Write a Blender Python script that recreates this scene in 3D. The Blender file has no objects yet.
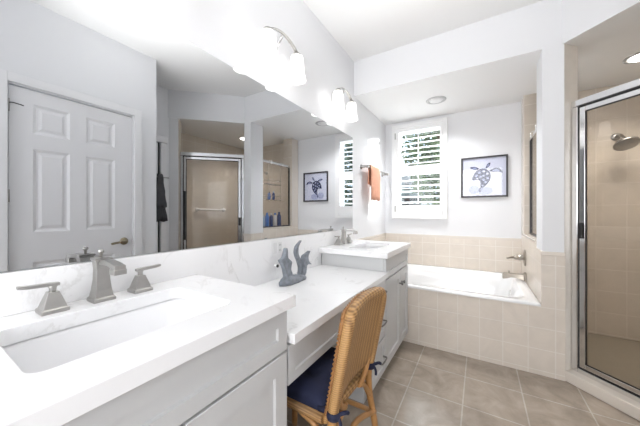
import bpy, bmesh, math, random
from mathutils import Vector, Matrix
random.seed(7)
sc = bpy.context.scene
COL = sc.collection

# ------------------------------------------------------------------ camera
cam_d = bpy.data.cameras.new('camera')
cam = bpy.data.objects.new('camera', cam_d); COL.objects.link(cam)
cam.location = (1.1066, 0.0, 1.1943)
cam.rotation_euler = (math.radians(90), 0, math.radians(31.34))
cam_d.sensor_width = 36.0
cam_d.lens = 36.0 * 262.06 / 640.0
cam_d.shift_y = -0.83 / 640.0
cam_d.clip_start = 0.02
sc.camera = cam

# ------------------------------------------------------------------ world, lights, exposure
sc.view_settings.view_transform = 'Standard'
sc.view_settings.look = 'None'
sc.view_settings.gamma = 1.0
sc.view_settings.use_curve_mapping = False
sc.view_settings.exposure = 0.80
sc.cycles.use_denoising = True
sc.cycles.max_bounces = 14
sc.cycles.diffuse_bounces = 6
sc.cycles.glossy_bounces = 8
sc.cycles.transparent_max_bounces = 16
sc.cycles.sample_clamp_indirect = 6.0
sc.cycles.caustics_reflective = True
w = bpy.data.worlds.new('sky'); sc.world = w; w.use_nodes = True
bg = w.node_tree.nodes['Background']
bg.inputs[0].default_value = (0.66, 0.82, 1.0, 1); bg.inputs[1].default_value = 1.3

def light(name, kind, loc, rot, power, color=(1, 1, 1), **kw):
    d = bpy.data.lights.new(name, kind); d.energy = power; d.color = color
    for k, v in kw.items(): setattr(d, k, v)
    o = bpy.data.objects.new(name, d); COL.objects.link(o)
    o.location = loc; o.rotation_euler = [math.radians(a) for a in rot]
    return o
sun = light('sunlight', 'SUN', (6, 9, 4), (0, 0, 0), 3.2, (1.0, 0.97, 0.92), angle=0.03)
sun.rotation_euler = Vector((-1.0, -1.1, -0.29)).to_track_quat('-Z', 'Y').to_euler()
light('added_ceiling_fill', 'AREA', (1.0, 0.7, 1.62), (160, 0, 0), 4.6, (1.0, 0.99, 0.98), shape='RECTANGLE', size=0.6, size_y=0.6, spread=math.radians(90))  # added upward fill lamp to brighten the ceiling, not a fixture of the room
light('added_rear_fill', 'AREA', (0.9, -1.9, 1.45), (90, 0, 0), 34, (0.97, 0.98, 1.0), shape='RECTANGLE', size=1.5, size_y=2.0)  # added fill lamp behind the camera, in front of a closed wall
light('added_window_fill', 'AREA', (0.44, 4.7, 0.75), (-130, 0, 0), 175, (0.96, 0.98, 1.0), shape='RECTANGLE', size=1.6, size_y=0.8)  # added lamp hidden below the window view, imitates light off the ground
light('soffit_downlight_glow', 'SPOT', (0.71, 3.03, 2.36), (0, 0, 0), 36, (0.97, 0.98, 1.0), spot_size=2.5, spot_blend=0.8, shadow_soft_size=0.06)
light('shower_downlight_glow', 'SPOT', (2.17, 3.0, 2.36), (0, 0, 0), 42, (1.0, 0.96, 0.90), spot_size=2.5, spot_blend=0.8, shadow_soft_size=0.25)

# ------------------------------------------------------------------ materials
def new_mat(name):
    m = bpy.data.materials.new(name); m.use_nodes = True
    return m, m.node_tree, m.node_tree.nodes['Principled BSDF']
def pmat(name, col, rough=0.5, metal=0.0, noise=0.0, nscale=20, bump=0.0, bscale=200, spec=0.5, coat=0.0):
    m, t, b = new_mat(name)
    b.inputs['Base Color'].default_value = (*col, 1); b.inputs['Roughness'].default_value = rough
    b.inputs['Metallic'].default_value = metal; b.inputs['Specular IOR Level'].default_value = spec
    b.inputs['Coat Weight'].default_value = coat
    tc = t.nodes.new('ShaderNodeTexCoord')
    if noise > 0:
        n = t.nodes.new('ShaderNodeTexNoise'); n.inputs['Scale'].default_value = nscale; n.inputs['Detail'].default_value = 4
        r = t.nodes.new('ShaderNodeMix'); r.data_type = 'RGBA'
        r.inputs['A'].default_value = (*[c * (1 - noise) for c in col], 1); r.inputs['B'].default_value = (*[min(1, c * (1 + noise)) for c in col], 1)
        t.links.new(tc.outputs['Object'], n.inputs['Vector']); t.links.new(n.outputs['Fac'], r.inputs['Factor'])
        t.links.new(r.outputs['Result'], b.inputs['Base Color'])
    if bump > 0:
        n = t.nodes.new('ShaderNodeTexNoise'); n.inputs['Scale'].default_value = bscale
        u = t.nodes.new('ShaderNodeBump'); u.inputs['Strength'].default_value = bump; u.inputs['Distance'].default_value = 0.002
        t.links.new(tc.outputs['Object'], n.inputs['Vector']); t.links.new(n.outputs['Fac'], u.inputs['Height']); t.links.new(u.outputs['Normal'], b.inputs['Normal'])
    return m
def emat(name, col, strength, base=(0.9, 0.9, 0.9)):
    m, t, b = new_mat(name)
    b.inputs['Base Color'].default_value = (*base, 1); b.inputs['Roughness'].default_value = 0.35
    b.inputs['Emission Color'].default_value = (*col, 1); b.inputs['Emission Strength'].default_value = strength
    return m
def glass_mat(name, tint, ior=1.45, rough=0.0):
    m, t, b = new_mat(name)
    t.nodes.remove(b)
    tr = t.nodes.new('ShaderNodeBsdfTransparent'); tr.inputs[0].default_value = (*tint, 1)
    gl = t.nodes.new('ShaderNodeBsdfGlossy'); gl.inputs['Roughness'].default_value = rough
    lw = t.nodes.new('ShaderNodeLayerWeight'); lw.inputs['Blend'].default_value = 0.5
    pw = t.nodes.new('ShaderNodeMath'); pw.operation = 'POWER'; pw.inputs[1].default_value = 5.0; t.links.new(lw.outputs['Facing'], pw.inputs[0])
    fr = t.nodes.new('ShaderNodeMath'); fr.operation = 'MULTIPLY_ADD'; fr.inputs[1].default_value = 0.6; fr.inputs[2].default_value = 0.035; t.links.new(pw.outputs[0], fr.inputs[0])
    mx = t.nodes.new('ShaderNodeMixShader')
    t.links.new(fr.outputs[0], mx.inputs[0]); t.links.new(tr.outputs[0], mx.inputs[1]); t.links.new(gl.outputs[0], mx.inputs[2])
    t.links.new(mx.outputs[0], t.nodes['Material Output'].inputs['Surface'])
    return m
def tile_mat(name, ax, off, pitch, c1, c2, grout, rough, mort=0.012, nscale=4.0, contrast=0.5, spec=0.5):
    """square tiles; ax = which two world axes run along the surface: 'xy','xz','yz','dz' (d = 45 degree wall)"""
    m, t, b = new_mat(name)
    tc = t.nodes.new('ShaderNodeTexCoord'); s = t.nodes.new('ShaderNodeSeparateXYZ'); t.links.new(tc.outputs['Object'], s.inputs[0])
    c = t.nodes.new('ShaderNodeCombineXYZ')
    def axis(a):
        if a == 'd':
            su = t.nodes.new('ShaderNodeMath'); su.operation = 'SUBTRACT'
            t.links.new(s.outputs['X'], su.inputs[0]); t.links.new(s.outputs['Y'], su.inputs[1])
            mu = t.nodes.new('ShaderNodeMath'); mu.operation = 'MULTIPLY'; mu.inputs[1].default_value = 0.7071
            t.links.new(su.outputs[0], mu.inputs[0]); return mu.outputs[0]
        return s.outputs[a.upper()]
    for k in (0, 1):
        ad = t.nodes.new('ShaderNodeMath'); ad.operation = 'SUBTRACT'; ad.inputs[1].default_value = off[k]
        t.links.new(axis(ax[k]), ad.inputs[0]); t.links.new(ad.outputs[0], c.inputs[k])
    br = t.nodes.new('ShaderNodeTexBrick'); br.offset = 0.0; br.squash = 1.0
    br.inputs['Scale'].default_value = 1.0; br.inputs['Brick Width'].default_value = pitch; br.inputs['Row Height'].default_value = pitch
    br.inputs['Mortar Size'].default_value = mort * pitch; br.inputs['Mortar Smooth'].default_value = 0.2; br.inputs['Bias'].default_value = 0
    br.inputs['Color1'].default_value = (*c1, 1); br.inputs['Color2'].default_value = (*c2, 1); br.inputs['Mortar'].default_value = (*grout, 1)
    t.links.new(c.outputs[0], br.inputs['Vector'])
    n = t.nodes.new('ShaderNodeTexNoise'); n.inputs['Scale'].default_value = nscale; n.inputs['Detail'].default_value = 7; n.inputs['Roughness'].default_value = 0.62
    n.inputs['Distortion'].default_value = 0.8
    t.links.new(tc.outputs['Object'], n.inputs['Vector'])
    cr = t.nodes.new('ShaderNodeValToRGB'); cr.color_ramp.elements[0].position = 0.3; cr.color_ramp.elements[1].position = 0.7
    lo = 1 - contrast
    cr.color_ramp.elements[0].color = (lo, lo, lo, 1); cr.color_ramp.elements[1].color = (1, 1, 1, 1)
    t.links.new(n.outputs['Fac'], cr.inputs[0])
    mu = t.nodes.new('ShaderNodeMix'); mu.data_type = 'RGBA'; mu.blend_type = 'MULTIPLY'; mu.inputs['Factor'].default_value = 1.0
    t.links.new(br.outputs['Color'], mu.inputs['A']); t.links.new(cr.outputs[0], mu.inputs['B'])
    t.links.new(mu.outputs['Result'], b.inputs['Base Color'])
    b.inputs['Roughness'].default_value = rough; b.inputs['Specular IOR Level'].default_value = spec
    bu = t.nodes.new('ShaderNodeBump'); bu.invert = True; bu.inputs['Strength'].default_value = 0.5; bu.inputs['Distance'].default_value = 0.003
    t.links.new(br.outputs['Fac'], bu.inputs['Height']); t.links.new(bu.outputs['Normal'], b.inputs['Normal'])
    return m
def quartz_mat():
    m, t, b = new_mat('white_quartz')
    tc = t.nodes.new('ShaderNodeTexCoord')
    n1 = t.nodes.new('ShaderNodeTexNoise'); n1.inputs['Scale'].default_value = 3.2; n1.inputs['Detail'].default_value = 6; n1.inputs['Distortion'].default_value = 1.4
    n1.inputs['Roughness'].default_value = 0.6
    t.links.new(tc.outputs['Object'], n1.inputs['Vector'])
    cr = t.nodes.new('ShaderNodeValToRGB'); e = cr.color_ramp.elements
    e[0].position = 0.475; e[0].color = (0, 0, 0, 1); e[1].position = 0.5; e[1].color = (1, 1, 1, 1)
    x = cr.color_ramp.elements.new(0.525); x.color = (0, 0, 0, 1)
    t.links.new(n1.outputs['Fac'], cr.inputs[0])
    n2 = t.nodes.new('ShaderNodeTexNoise'); n2.inputs['Scale'].default_value = 5; n2.inputs['Detail'].default_value = 3
    t.links.new(tc.outputs['Object'], n2.inputs['Vector'])
    c2 = t.nodes.new('ShaderNodeValToRGB'); c2.color_ramp.elements[0].position = 0.5; c2.color_ramp.elements[1].position = 0.68
    t.links.new(n2.outputs['Fac'], c2.inputs[0])
    mm = t.nodes.new('ShaderNodeMath'); mm.operation = 'MULTIPLY'; t.links.new(cr.outputs[0], mm.inputs[0]); t.links.new(c2.outputs[0], mm.inputs[1])
    mx = t.nodes.new('ShaderNodeMix'); mx.data_type = 'RGBA'
    mx.inputs['A'].default_value = (0.86, 0.86, 0.865, 1); mx.inputs['B'].default_value = (0.70, 0.695, 0.69, 1)
    t.links.new(mm.outputs[0], mx.inputs['Factor']); t.links.new(mx.outputs['Result'], b.inputs['Base Color'])
    b.inputs['Roughness'].default_value = 0.18
    return m
def weave_mat(name, base, dark, sx, sz):
    m, t, b = new_mat(name)
    tc = t.nodes.new('ShaderNodeTexCoord')
    ws = []
    for d, s in (('Z', sz), ('Y', sx)):
        wv = t.nodes.new('ShaderNodeTexWave'); wv.bands_direction = d; wv.inputs['Scale'].default_value = s
        wv.inputs['Distortion'].default_value = 1.0; wv.inputs['Detail'].default_value = 1.0
        t.links.new(tc.outputs['Object'], wv.inputs['Vector']); ws.append(wv)
    mu = t.nodes.new('ShaderNodeMath'); mu.operation = 'ADD'
    t.links.new(ws[0].outputs['Fac'], mu.inputs[0]); t.links.new(ws[1].outputs['Fac'], mu.inputs[1])
    hf = t.nodes.new('ShaderNodeMath'); hf.operation = 'MULTIPLY'; hf.inputs[1].default_value = 0.5; t.links.new(mu.outputs[0], hf.inputs[0])
    n = t.nodes.new('ShaderNodeTexNoise'); n.inputs['Scale'].default_value = 18; t.links.new(tc.outputs['Object'], n.inputs['Vector'])
    av = t.nodes.new('ShaderNodeMath'); av.operation = 'MULTIPLY_ADD'; av.inputs[1].default_value = 1.0; t.links.new(hf.outputs[0], av.inputs[0])
    sc_ = t.nodes.new('ShaderNodeMath'); sc_.operation = 'MULTIPLY'; sc_.inputs[1].default_value = 0.25; t.links.new(n.outputs['Fac'], sc_.inputs[0]); t.links.new(sc_.outputs[0], av.inputs[2])
    mx = t.nodes.new('ShaderNodeMix'); mx.data_type = 'RGBA'; mx.inputs['A'].default_value = (*dark, 1); mx.inputs['B'].default_value = (*base, 1)
    t.links.new(av.outputs[0], mx.inputs['Factor']); t.links.new(mx.outputs['Result'], b.inputs['Base Color'])
    bu = t.nodes.new('ShaderNodeBump'); bu.inputs['Strength'].default_value = 0.6; bu.inputs['Distance'].default_value = 0.003
    t.links.new(hf.outputs[0], bu.inputs['Height']); t.links.new(bu.outputs['Normal'], b.inputs['Normal'])
    b.inputs['Roughness'].default_value = 0.5
    return m

M = {}
M['wall'] = pmat('wall_paint', (0.77, 0.775, 0.79), 0.6, noise=0.015, nscale=2, bump=0.05, bscale=350)
M['ceiling'] = pmat('ceiling_paint', (0.87, 0.87, 0.865), 0.8, bump=0.08, bscale=300)
M['trim'] = pmat('trim_paint', (0.82, 0.82, 0.83), 0.35)
M['door'] = pmat('door_paint', (0.80, 0.80, 0.815), 0.4)
M['cab'] = pmat('cabinet_paint', (0.57, 0.575, 0.575), 0.4)
M['dark'] = pmat('dark_recess', (0.03, 0.03, 0.03), 0.8)
M['quartz'] = quartz_mat()
M['porcelain'] = pmat('porcelain', (0.86, 0.86, 0.87), 0.08, coat=0.5)
M['tub'] = pmat('tub_acrylic', (0.84, 0.84, 0.84), 0.12, coat=0.4)
M['nickel'] = pmat('brushed_nickel', (0.42, 0.41, 0.39), 0.28, 1.0, noise=0.06, nscale=60)
M['nickel_tub'] = pmat('satin_nickel', (0.40, 0.36, 0.31), 0.3, 1.0, noise=0.05, nscale=60)
M['chrome'] = pmat('chrome', (0.80, 0.80, 0.80), 0.1, 1.0)
M['pewter'] = pmat('dark_pewter', (0.22, 0.215, 0.21), 0.3, 1.0)
M['brass'] = pmat('antique_brass', (0.30, 0.26, 0.18), 0.3, 1.0)
M['mirror'] = pmat('mirror_silver', (0.57, 0.58, 0.59), 0.0, 1.0)
M['mirror_edge'] = pmat('mirror_edge', (0.25, 0.28, 0.28), 0.2)
M['black'] = pmat('black_rubber', (0.02, 0.02, 0.02), 0.4)
C1, C2, GR = (0.74, 0.67, 0.59), (0.72, 0.65, 0.57), (0.80, 0.75, 0.685)
for a, off in (('xz', (0.017, 0.033)), ('yz', (0.04, 0.033)), ('dz', (0.0, 0.033)), ('xy', (0.017, 0.04))):
    M['tile_' + a] = tile_mat('beige_tile_' + a, a, off, 0.1555, C1, C2, GR, 0.3, mort=0.022, nscale=6, contrast=0.10)
    M['stile_' + a] = tile_mat('shower_tile_' + a, a, off, 0.205, (0.68, 0.615, 0.535), (0.66, 0.595, 0.515), (0.76, 0.705, 0.635), 0.25, mort=0.015, nscale=6, contrast=0.10)
M['floor'] = tile_mat('taupe_floor_tile', 'xy', (0.03, -0.13), 0.329, (0.46, 0.39, 0.322), (0.43, 0.36, 0.295), (0.60, 0.54, 0.465), 0.22, mort=0.014, nscale=6.5, contrast=0.38)
M['pan'] = pmat('taupe_shower_pan', (0.27, 0.235, 0.185), 0.5, noise=0.08, nscale=20)
M['bullnose'] = pmat('beige_bullnose', (0.71, 0.65, 0.58), 0.25, noise=0.03, nscale=8)
M['sglass'] = glass_mat('shower_glass', (0.93, 0.91, 0.885))
M['wglass'] = glass_mat('window_glass', (0.95, 0.97, 0.97))
M['pglass'] = glass_mat('picture_glass', (0.97, 0.97, 0.98))
M['shade'] = emat('lit_frosted_glass', (1.0, 0.97, 0.93), 1.3)
M['bulb'] = emat('downlight_lens', (1.0, 0.95, 0.88), 6.0)
M['lens_off'] = pmat('downlight_lens_white', (0.8, 0.8, 0.8), 0.3)
M['shutter'] = pmat('shutter_white', (0.84, 0.84, 0.84), 0.35)
M['rattan'] = weave_mat('woven_rattan', (0.50, 0.29, 0.115), (0.14, 0.06, 0.018), 12, 40)
M['pole'] = pmat('rattan_pole', (0.42, 0.215, 0.075), 0.4, noise=0.35, nscale=22)
M['cord'] = pmat('braided_rattan_cord', (0.30, 0.14, 0.045), 0.5, noise=0.3, nscale=60)
M['navy'] = pmat('navy_cotton', (0.010, 0.014, 0.045), 0.85, noise=0.3, nscale=40, bump=0.4, bscale=500)
M['navy2'] = pmat('navy_tie', (0.013, 0.016, 0.045), 0.8, noise=0.2, nscale=40)
M['orange'] = pmat('orange_terry', (0.66, 0.34, 0.23), 0.95, noise=0.15, nscale=30, bump=0.6, bscale=500)
M['grey_towel'] = pmat('charcoal_terry', (0.09, 0.092, 0.10), 0.95, noise=0.2, nscale=30, bump=0.6, bscale=500)
M['fish'] = pmat('slate_resin', (0.20, 0.22, 0.25), 0.4, noise=0.6, nscale=45, bump=0.8, bscale=120)
M['plate'] = pmat('white_plastic', (0.80, 0.80, 0.80), 0.3)
M['ring'] = pmat('downlight_ring', (0.5, 0.5, 0.5), 0.4)
M['plate2'] = pmat('white_plastic_insert', (0.70, 0.70, 0.70), 0.3)
M['frame'] = pmat('dark_bronze_frame', (0.035, 0.032, 0.035), 0.4)
M['paper'] = pmat('watercolour_paper', (0.72, 0.745, 0.86), 0.7, noise=0.10, nscale=9)
M['ink'] = pmat('indigo_ink', (0.02, 0.03, 0.09), 0.7, noise=0.3, nscale=60)
M['wash'] = pmat('indigo_wash', (0.30, 0.34, 0.52), 0.7, noise=0.35, nscale=40)
M['wash2'] = pmat('pale_lilac_wash', (0.46, 0.50, 0.68), 0.7, noise=0.3, nscale=30)
M['leaf'] = pmat('leaf_green', (0.055, 0.10, 0.035), 0.6, noise=0.5, nscale=3)
M['leaf2'] = pmat('leaf_olive', (0.13, 0.17, 0.075), 0.6, noise=0.5, nscale=3)
M['bark'] = pmat('bark', (0.12, 0.09, 0.06), 0.9, noise=0.3, nscale=10)
M['lawn'] = pmat('lawn', (0.20, 0.22, 0.11), 0.9, noise=0.3, nscale=3)
M['stucco'] = pmat('stucco', (0.42, 0.44, 0.46), 0.9, noise=0.05, nscale=3)
M['roof'] = pmat('roof_tile', (0.25, 0.22, 0.20), 0.9, noise=0.2, nscale=8)
M['bottle_blue'] = pmat('blue_plastic', (0.08, 0.25, 0.75), 0.25)
M['bottle_navy'] = pmat('navy_plastic', (0.03, 0.07, 0.26), 0.25)
M['bottle_white'] = pmat('white_bottle_plastic', (0.75, 0.77, 0.8), 0.25)
M['bottle_sky'] = pmat('pale_blue_plastic', (0.35, 0.55, 0.85), 0.25)

# ------------------------------------------------------------------ mesh helpers
def box(bm, x0, x1, y0, y1, z0, z1, mi=0):
    v = [bm.verts.new(p) for p in ((x0, y0, z0), (x1, y0, z0), (x1, y1, z0), (x0, y1, z0), (x0, y0, z1), (x1, y0, z1), (x1, y1, z1), (x0, y1, z1))]
    for q in ((0, 3, 2, 1), (4, 5, 6, 7), (0, 1, 5, 4), (1, 2, 6, 5), (2, 3, 7, 6), (3, 0, 4, 7)):
        f = bm.faces.new([v[i] for i in q]); f.material_index = mi
def extrude_poly(bm, pts, vec, mi=0):
    a = [bm.verts.new(p) for p in pts]; b = [bm.verts.new(Vector(p) + Vector(vec)) for p in pts]
    n = len(pts); fs = [bm.faces.new(a[::-1]), bm.faces.new(b)]
    for i in range(n): fs.append(bm.faces.new((a[i], a[(i + 1) % n], b[(i + 1) % n], b[i])))
    for f in fs: f.material_index = mi
def prism(bm, pts, z0, z1, mi=0): extrude_poly(bm, [(x, y, z0) for x, y in pts], (0, 0, z1 - z0), mi)
def loft(bm, loops, mi=0, closed=True, cap0=True, cap1=True, smooth=False):
    rings = [[bm.verts.new(p) for p in l] for l in loops]; n = len(loops[0])
    for a, b in zip(rings, rings[1:]):
        for i in range(n if closed else n - 1):
            f = bm.faces.new((a[i], a[(i + 1) % n], b[(i + 1) % n], b[i])); f.material_index = mi; f.smooth = smooth
    if cap0: f = bm.faces.new(rings[0][::-1]); f.material_index = mi
    if cap1: f = bm.faces.new(rings[-1]); f.material_index = mi
    return rings
def tube(bm, pts, r, seg=10, mi=0, caps=True, flat=None):
    pts = [Vector(p) for p in pts]; n = len(pts); loops = []; up = None
    for i, p in enumerate(pts):
        d = (pts[min(i + 1, n - 1)] - pts[max(i - 1, 0)]).normalized()
        if up is None:
            up = Vector((0, 0, 1)) if abs(d.z) < 0.9 else Vector((1, 0, 0))
        s = d.cross(up).normalized(); up = s.cross(d).normalized()
        rr = r[i] if isinstance(r, (list, tuple)) else r
        fx, fy = flat if flat else (1, 1)
        loops.append([p + s * math.cos(2 * math.pi * k / seg) * rr * fx + up * math.sin(2 * math.pi * k / seg) * rr * fy for k in range(seg)])
    loft(bm, loops, mi, True, caps, caps, True)
def lathe(bm, prof, origin, axis=(0, 0, 1), seg=24, mi=0, caps=True):
    ax = Vector(axis).normalized(); a = Vector((1, 0, 0)) if abs(ax.x) < 0.9 else Vector((0, 1, 0))
    u = ax.cross(a).normalized(); v = ax.cross(u)
    o = Vector(origin)
    loops = [[o + ax * h + (u * math.cos(2 * math.pi * k / seg) + v * math.sin(2 * math.pi * k / seg)) * max(r, 1e-4) for k in range(seg)] for r, h in prof]
    loft(bm, loops, mi, True, caps, caps, True)
def rrect(x0, x1, y0, y1, z, r, n=5):
    out = []
    for cx, cy, a0 in ((x1 - r, y0 + r, -90), (x1 - r, y1 - r, 0), (x0 + r, y1 - r, 90), (x0 + r, y0 + r, 180)):
        for k in range(n + 1):
            a = math.radians(a0 + 90 * k / n); out.append((cx + r * math.cos(a), cy + r * math.sin(a), z))
    return out
def spline(pts, n=8):
    P = [Vector(p) for p in pts]; out = []
    for i in range(len(P) - 1):
        p0, p1, p2, p3 = P[max(i - 1, 0)], P[i], P[i + 1], P[min(i + 2, len(P) - 1)]
        for k in range(n):
            t = k / n
            out.append(0.5 * ((2 * p1) + (p2 - p0) * t + (2 * p0 - 5 * p1 + 4 * p2 - p3) * t * t + (3 * p1 - p0 - 3 * p2 + p3) * t ** 3))
    out.append(P[-1]); return out
def plate_hole(bm, outer, inner, z0, z1, mi=0):
    """flat slab with a hole; outer and inner are lists of (x,y)"""
    for z, flip in ((z1, False), (z0, True)):
        es = []
        for lp in (outer, inner):
            vs = [bm.verts.new((p[0], p[1], z)) for p in lp]
            es += [bm.edges.new((vs[i], vs[(i + 1) % len(vs)])) for i in range(len(vs))]
        g = bmesh.ops.triangle_fill(bm, use_beauty=True, use_dissolve=False, edges=es)
        for f in g['geom']:
            if isinstance(f, bmesh.types.BMFace): f.material_index = mi
    for lp in (outer, inner):
        a = [bm.verts.new((p[0], p[1], z0)) for p in lp]; b = [bm.verts.new((p[0], p[1], z1)) for p in lp]
        for i in range(len(lp)):
            f = bm.faces.new((a[i], a[(i + 1) % len(lp)], b[(i + 1) % len(lp)], b[i])); f.material_index = mi
    bmesh.ops.remove_doubles(bm, verts=bm.verts, dist=1e-5)
def wall_hole(bm, axis, a0, a1, b0, b1, holes, z0, z1, mi=0):
    """wall between a0,a1 (thickness) running b0..b1, with one rectangular hole (h0,h1,hz0,hz1)"""
    h0, h1, c0, c1 = holes
    for (p, q, r, s) in ((b0, h0, z0, z1), (h1, b1, z0, z1), (h0, h1, z0, c0), (h0, h1, c1, z1)):
        if q - p < 1e-4 or s - r < 1e-4: continue
        if axis == 'x': box(bm, p, q, a0, a1, r, s, mi)
        else: box(bm, a0, a1, p, q, r, s, mi)
def empty(name, loc, rz=0.0):
    e = bpy.data.objects.new(name, None); COL.objects.link(e); e.location = loc; e.rotation_euler = (0, 0, rz)
    e.empty_display_size = 0.05
    return e
def obj(name, bm, mats, parent=None, local=False, bevel=0.0, smooth=False, label=None):
    bmesh.ops.recalc_face_normals(bm, faces=bm.faces)
    me = bpy.data.meshes.new(name); bm.to_mesh(me); bm.free()
    for m in (mats if isinstance(mats, (list, tuple)) else [mats]): me.materials.append(M[m] if isinstance(m, str) else m)
    o = bpy.data.objects.new(name, me); COL.objects.link(o)
    if parent is not None:
        o.parent = parent
        if parent.type == 'EMPTY' and not local: o.location = -parent.location
    if smooth:
        for p in me.polygons: p.use_smooth = True
    if bevel:
        b = o.modifiers.new('edge', 'BEVEL'); b.width = bevel; b.segments = 2; b.limit_method = 'ANGLE'; b.angle_limit = math.radians(40)
    if label: o['label'] = label
    return o
def tag(o, label, cat, group=None, kind=None):
    o['label'] = label; o['category'] = cat
    if group: o['group'] = group
    if kind: o['kind'] = kind
    return o
def thing(name, loc, label, cat, group=None, rz=0.0, kind=None): return tag(empty(name, loc, rz), label, cat, group, kind)
def struct(name, bm, mats, label, cat, **kw): return tag(obj(name, bm, mats, **kw), label, cat, kind='structure')
def nb(): return bmesh.new()
def copy_tree(o, parent=None):
    c = o.copy(); COL.objects.link(c)
    if parent: c.parent = parent
    for ch in list(o.children): copy_tree(ch, c)
    return c

# ------------------------------------------------------------------ room shell
YT, YB, XA, ZT, HS, H = 2.49, 3.55, 1.50, 0.908, 2.39, 2.745
bm = nb(); box(bm, -0.12, 3.0, -2.2, 3.7, -0.10, 0.0)
struct('floor', bm, 'floor', 'taupe stone-look tile floor with pale grout lines', 'floor')
bm = nb(); box(bm, -0.12, 3.0, -2.2, 3.7, H, H + 0.1)
struct('ceiling', bm, 'ceiling', 'flat white ceiling high above the vanity', 'ceiling')
bm = nb(); box(bm, -0.12, 0.0, -2.2, 3.7, 0, H)
struct('wall_left', bm, 'wall', 'pale grey wall behind the long mirror', 'wall')
bm = nb(); wall_hole(bm, 'x', YB, YB + 0.15, 0.0, 1.6, (0.15, 0.73, 1.17, 2.29), 0, H); box(bm, 1.6, 3.0, YB, YB + 0.15, 0, H, 1)
struct('wall_back', bm, ['wall', 'stile_xz'], 'pale grey wall with shuttered window behind the tub', 'wall')
bm = nb(); wall_hole(bm, 'y', 1.72, 1.84, -2.2, 1.413, (0.425, 1.21, 0.0, 2.11), 0, H)
struct('wall_right', bm, 'wall', 'pale grey wall around the six-panel door, seen in mirror', 'wall')
bm = nb(); box(bm, 0.0, 1.72, -2.2, -2.08, 0, H)
struct('wall_front', bm, 'wall', 'plain grey wall behind the camera', 'wall')
bm = nb(); box(bm, 1.84, 2.272, 0.9, 1.02, 0, H); 
struct('wall_hall', bm, 'wall', 'plain grey wall at the end of the little hall', 'wall')
bm = nb(); wall_hole(bm, 'y', 2.272, 2.39, 0.9, 1.845, (1.05, 1.735, 0.0, 2.06), 0, H)
struct('wall_closet', bm, 'wall', 'grey hall wall with a cased doorway, seen in mirror beside shower', 'wall')
# soffit over tub and shower
bm = nb(); prism(bm, [(0, YT), (1.607, YT), (2.264, 1.833), (2.9, 1.833), (2.9, YB), (0, YB)], HS, H)
for f in bm.faces:
    if f.calc_center_median().z < HS + 0.01: f.material_index = 1
struct('ceiling_soffit', bm, ['wall', 'ceiling'], 'lowered soffit over the tub alcove and shower', 'soffit')
# pier between tub and shower
bm = nb(); prism(bm, [(XA, YT), (1.62, YT), (1.712, 2.582), (1.68, 2.614), (1.68, 2.72), (XA, 2.72)], 0, HS)
for f in bm.faces:
    f.normal_update()
    c = f.calc_center_median()
    if c.x > 1.63: f.material_index = 1
struct('wall_pier', bm, ['wall', 'stile_dz'], 'narrow grey wall pier between the tub alcove and the shower door', 'wall')
bm = nb(); box(bm, XA, 1.68, 2.72, 3.38, 0, 0.955); box(bm, XA, 1.68, 3.38, YB, 0, HS)
struct('wall_pony', bm, 'stile_yz', 'tiled half wall between tub and shower carrying fixed glass', 'wall')
# shower walls
bm = nb(); box(bm, 2.73, 2.85, 1.83, YB, 0, HS)
struct('wall_shower', bm, 'stile_yz', 'beige tiled side wall inside the shower', 'wall')
bm = nb(); box(bm, 2.30, 2.73, 1.80, 1.92, 0, HS)
struct('wall_shower_front', bm, 'stile_xz', 'beige tiled front wall inside the shower', 'wall')
e = Vector((0.7071, -0.7071)); nrm = Vector((0.7071, 0.7071)); PC = Vector((1.62, 2.49))
def dl(lx, ly): q = PC + e * lx + nrm * ly; return (q.x, q.y)
bm = nb(); prism(bm, [dl(0.81, 0), dl(0.922, 0), dl(0.922, 0.13), dl(0.81, 0.13)], 0, HS)
for f in bm.faces:
    c = f.calc_center_median()
    if (Vector((c.x, c.y)) - PC).dot(e) < 0.82 : f.material_index = 1
struct('wall_jamb', bm, ['wall', 'stile_dz'], 'short angled grey wall beside the shower door, seen in mirror', 'wall')
bm = nb(); prism(bm, [dl(0.0, 0.0), dl(0.81, 0.0), dl(0.81, 0.13), dl(0.0, 0.13)], 0, 0.072)
struct('trim_1', bm, 'bullnose', 'low beige tiled curb under the shower door', 'curb', bevel=0.006)
bm = nb(); prism(bm, [(1.69, 2.745), (1.735, 2.61), (2.30, 2.045), (2.36, 1.925), (2.725, 1.925), (2.725, 3.545), (1.685, 3.545)], 0.0005, 0.02)
struct('floor_shower', bm, 'pan', 'dark taupe shower floor behind the glass door', 'floor')
# tiling
bm = nb(); extrude_poly(bm, [(0.50, YT, 0), (1.624, YT, 0), (1.624, YT, ZT - 0.03), (XA - 0.008, YT, ZT - 0.03), (XA - 0.008, YT, 0.505), (0.50, YT, 0.505)], (0, -0.008, 0))
struct('trim_2', bm, 'tile_xz', 'beige square tile front of the bathtub and pier', 'tile')
bm = nb(); box(bm, XA - 0.010, 1.626, YT - 0.011, YT, ZT - 0.03, ZT)
struct('trim_3', bm, 'bullnose', 'rounded cap tile on the pier beside the tub', 'tile', bevel=0.004)
bm = nb(); box(bm, 0.008, XA - 0.008, YB - 0.008, YB, 0.50, ZT - 0.03); box(bm, 0.008, XA - 0.008, YB - 0.010, YB, ZT - 0.03, ZT, 1)
struct('trim_4', bm, ['tile_xz', 'bullnose'], 'beige tile band on the wall behind the tub', 'tile')
bm = nb(); box(bm, 0.0, 0.008, YT, YB, 0.50, ZT - 0.03); box(bm, 0.0, 0.010, YT, YB, ZT - 0.03, ZT, 1)
struct('trim_5', bm, ['tile_yz', 'bullnose'], 'beige tile band on the vanity-side wall of the tub', 'tile')
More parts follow.
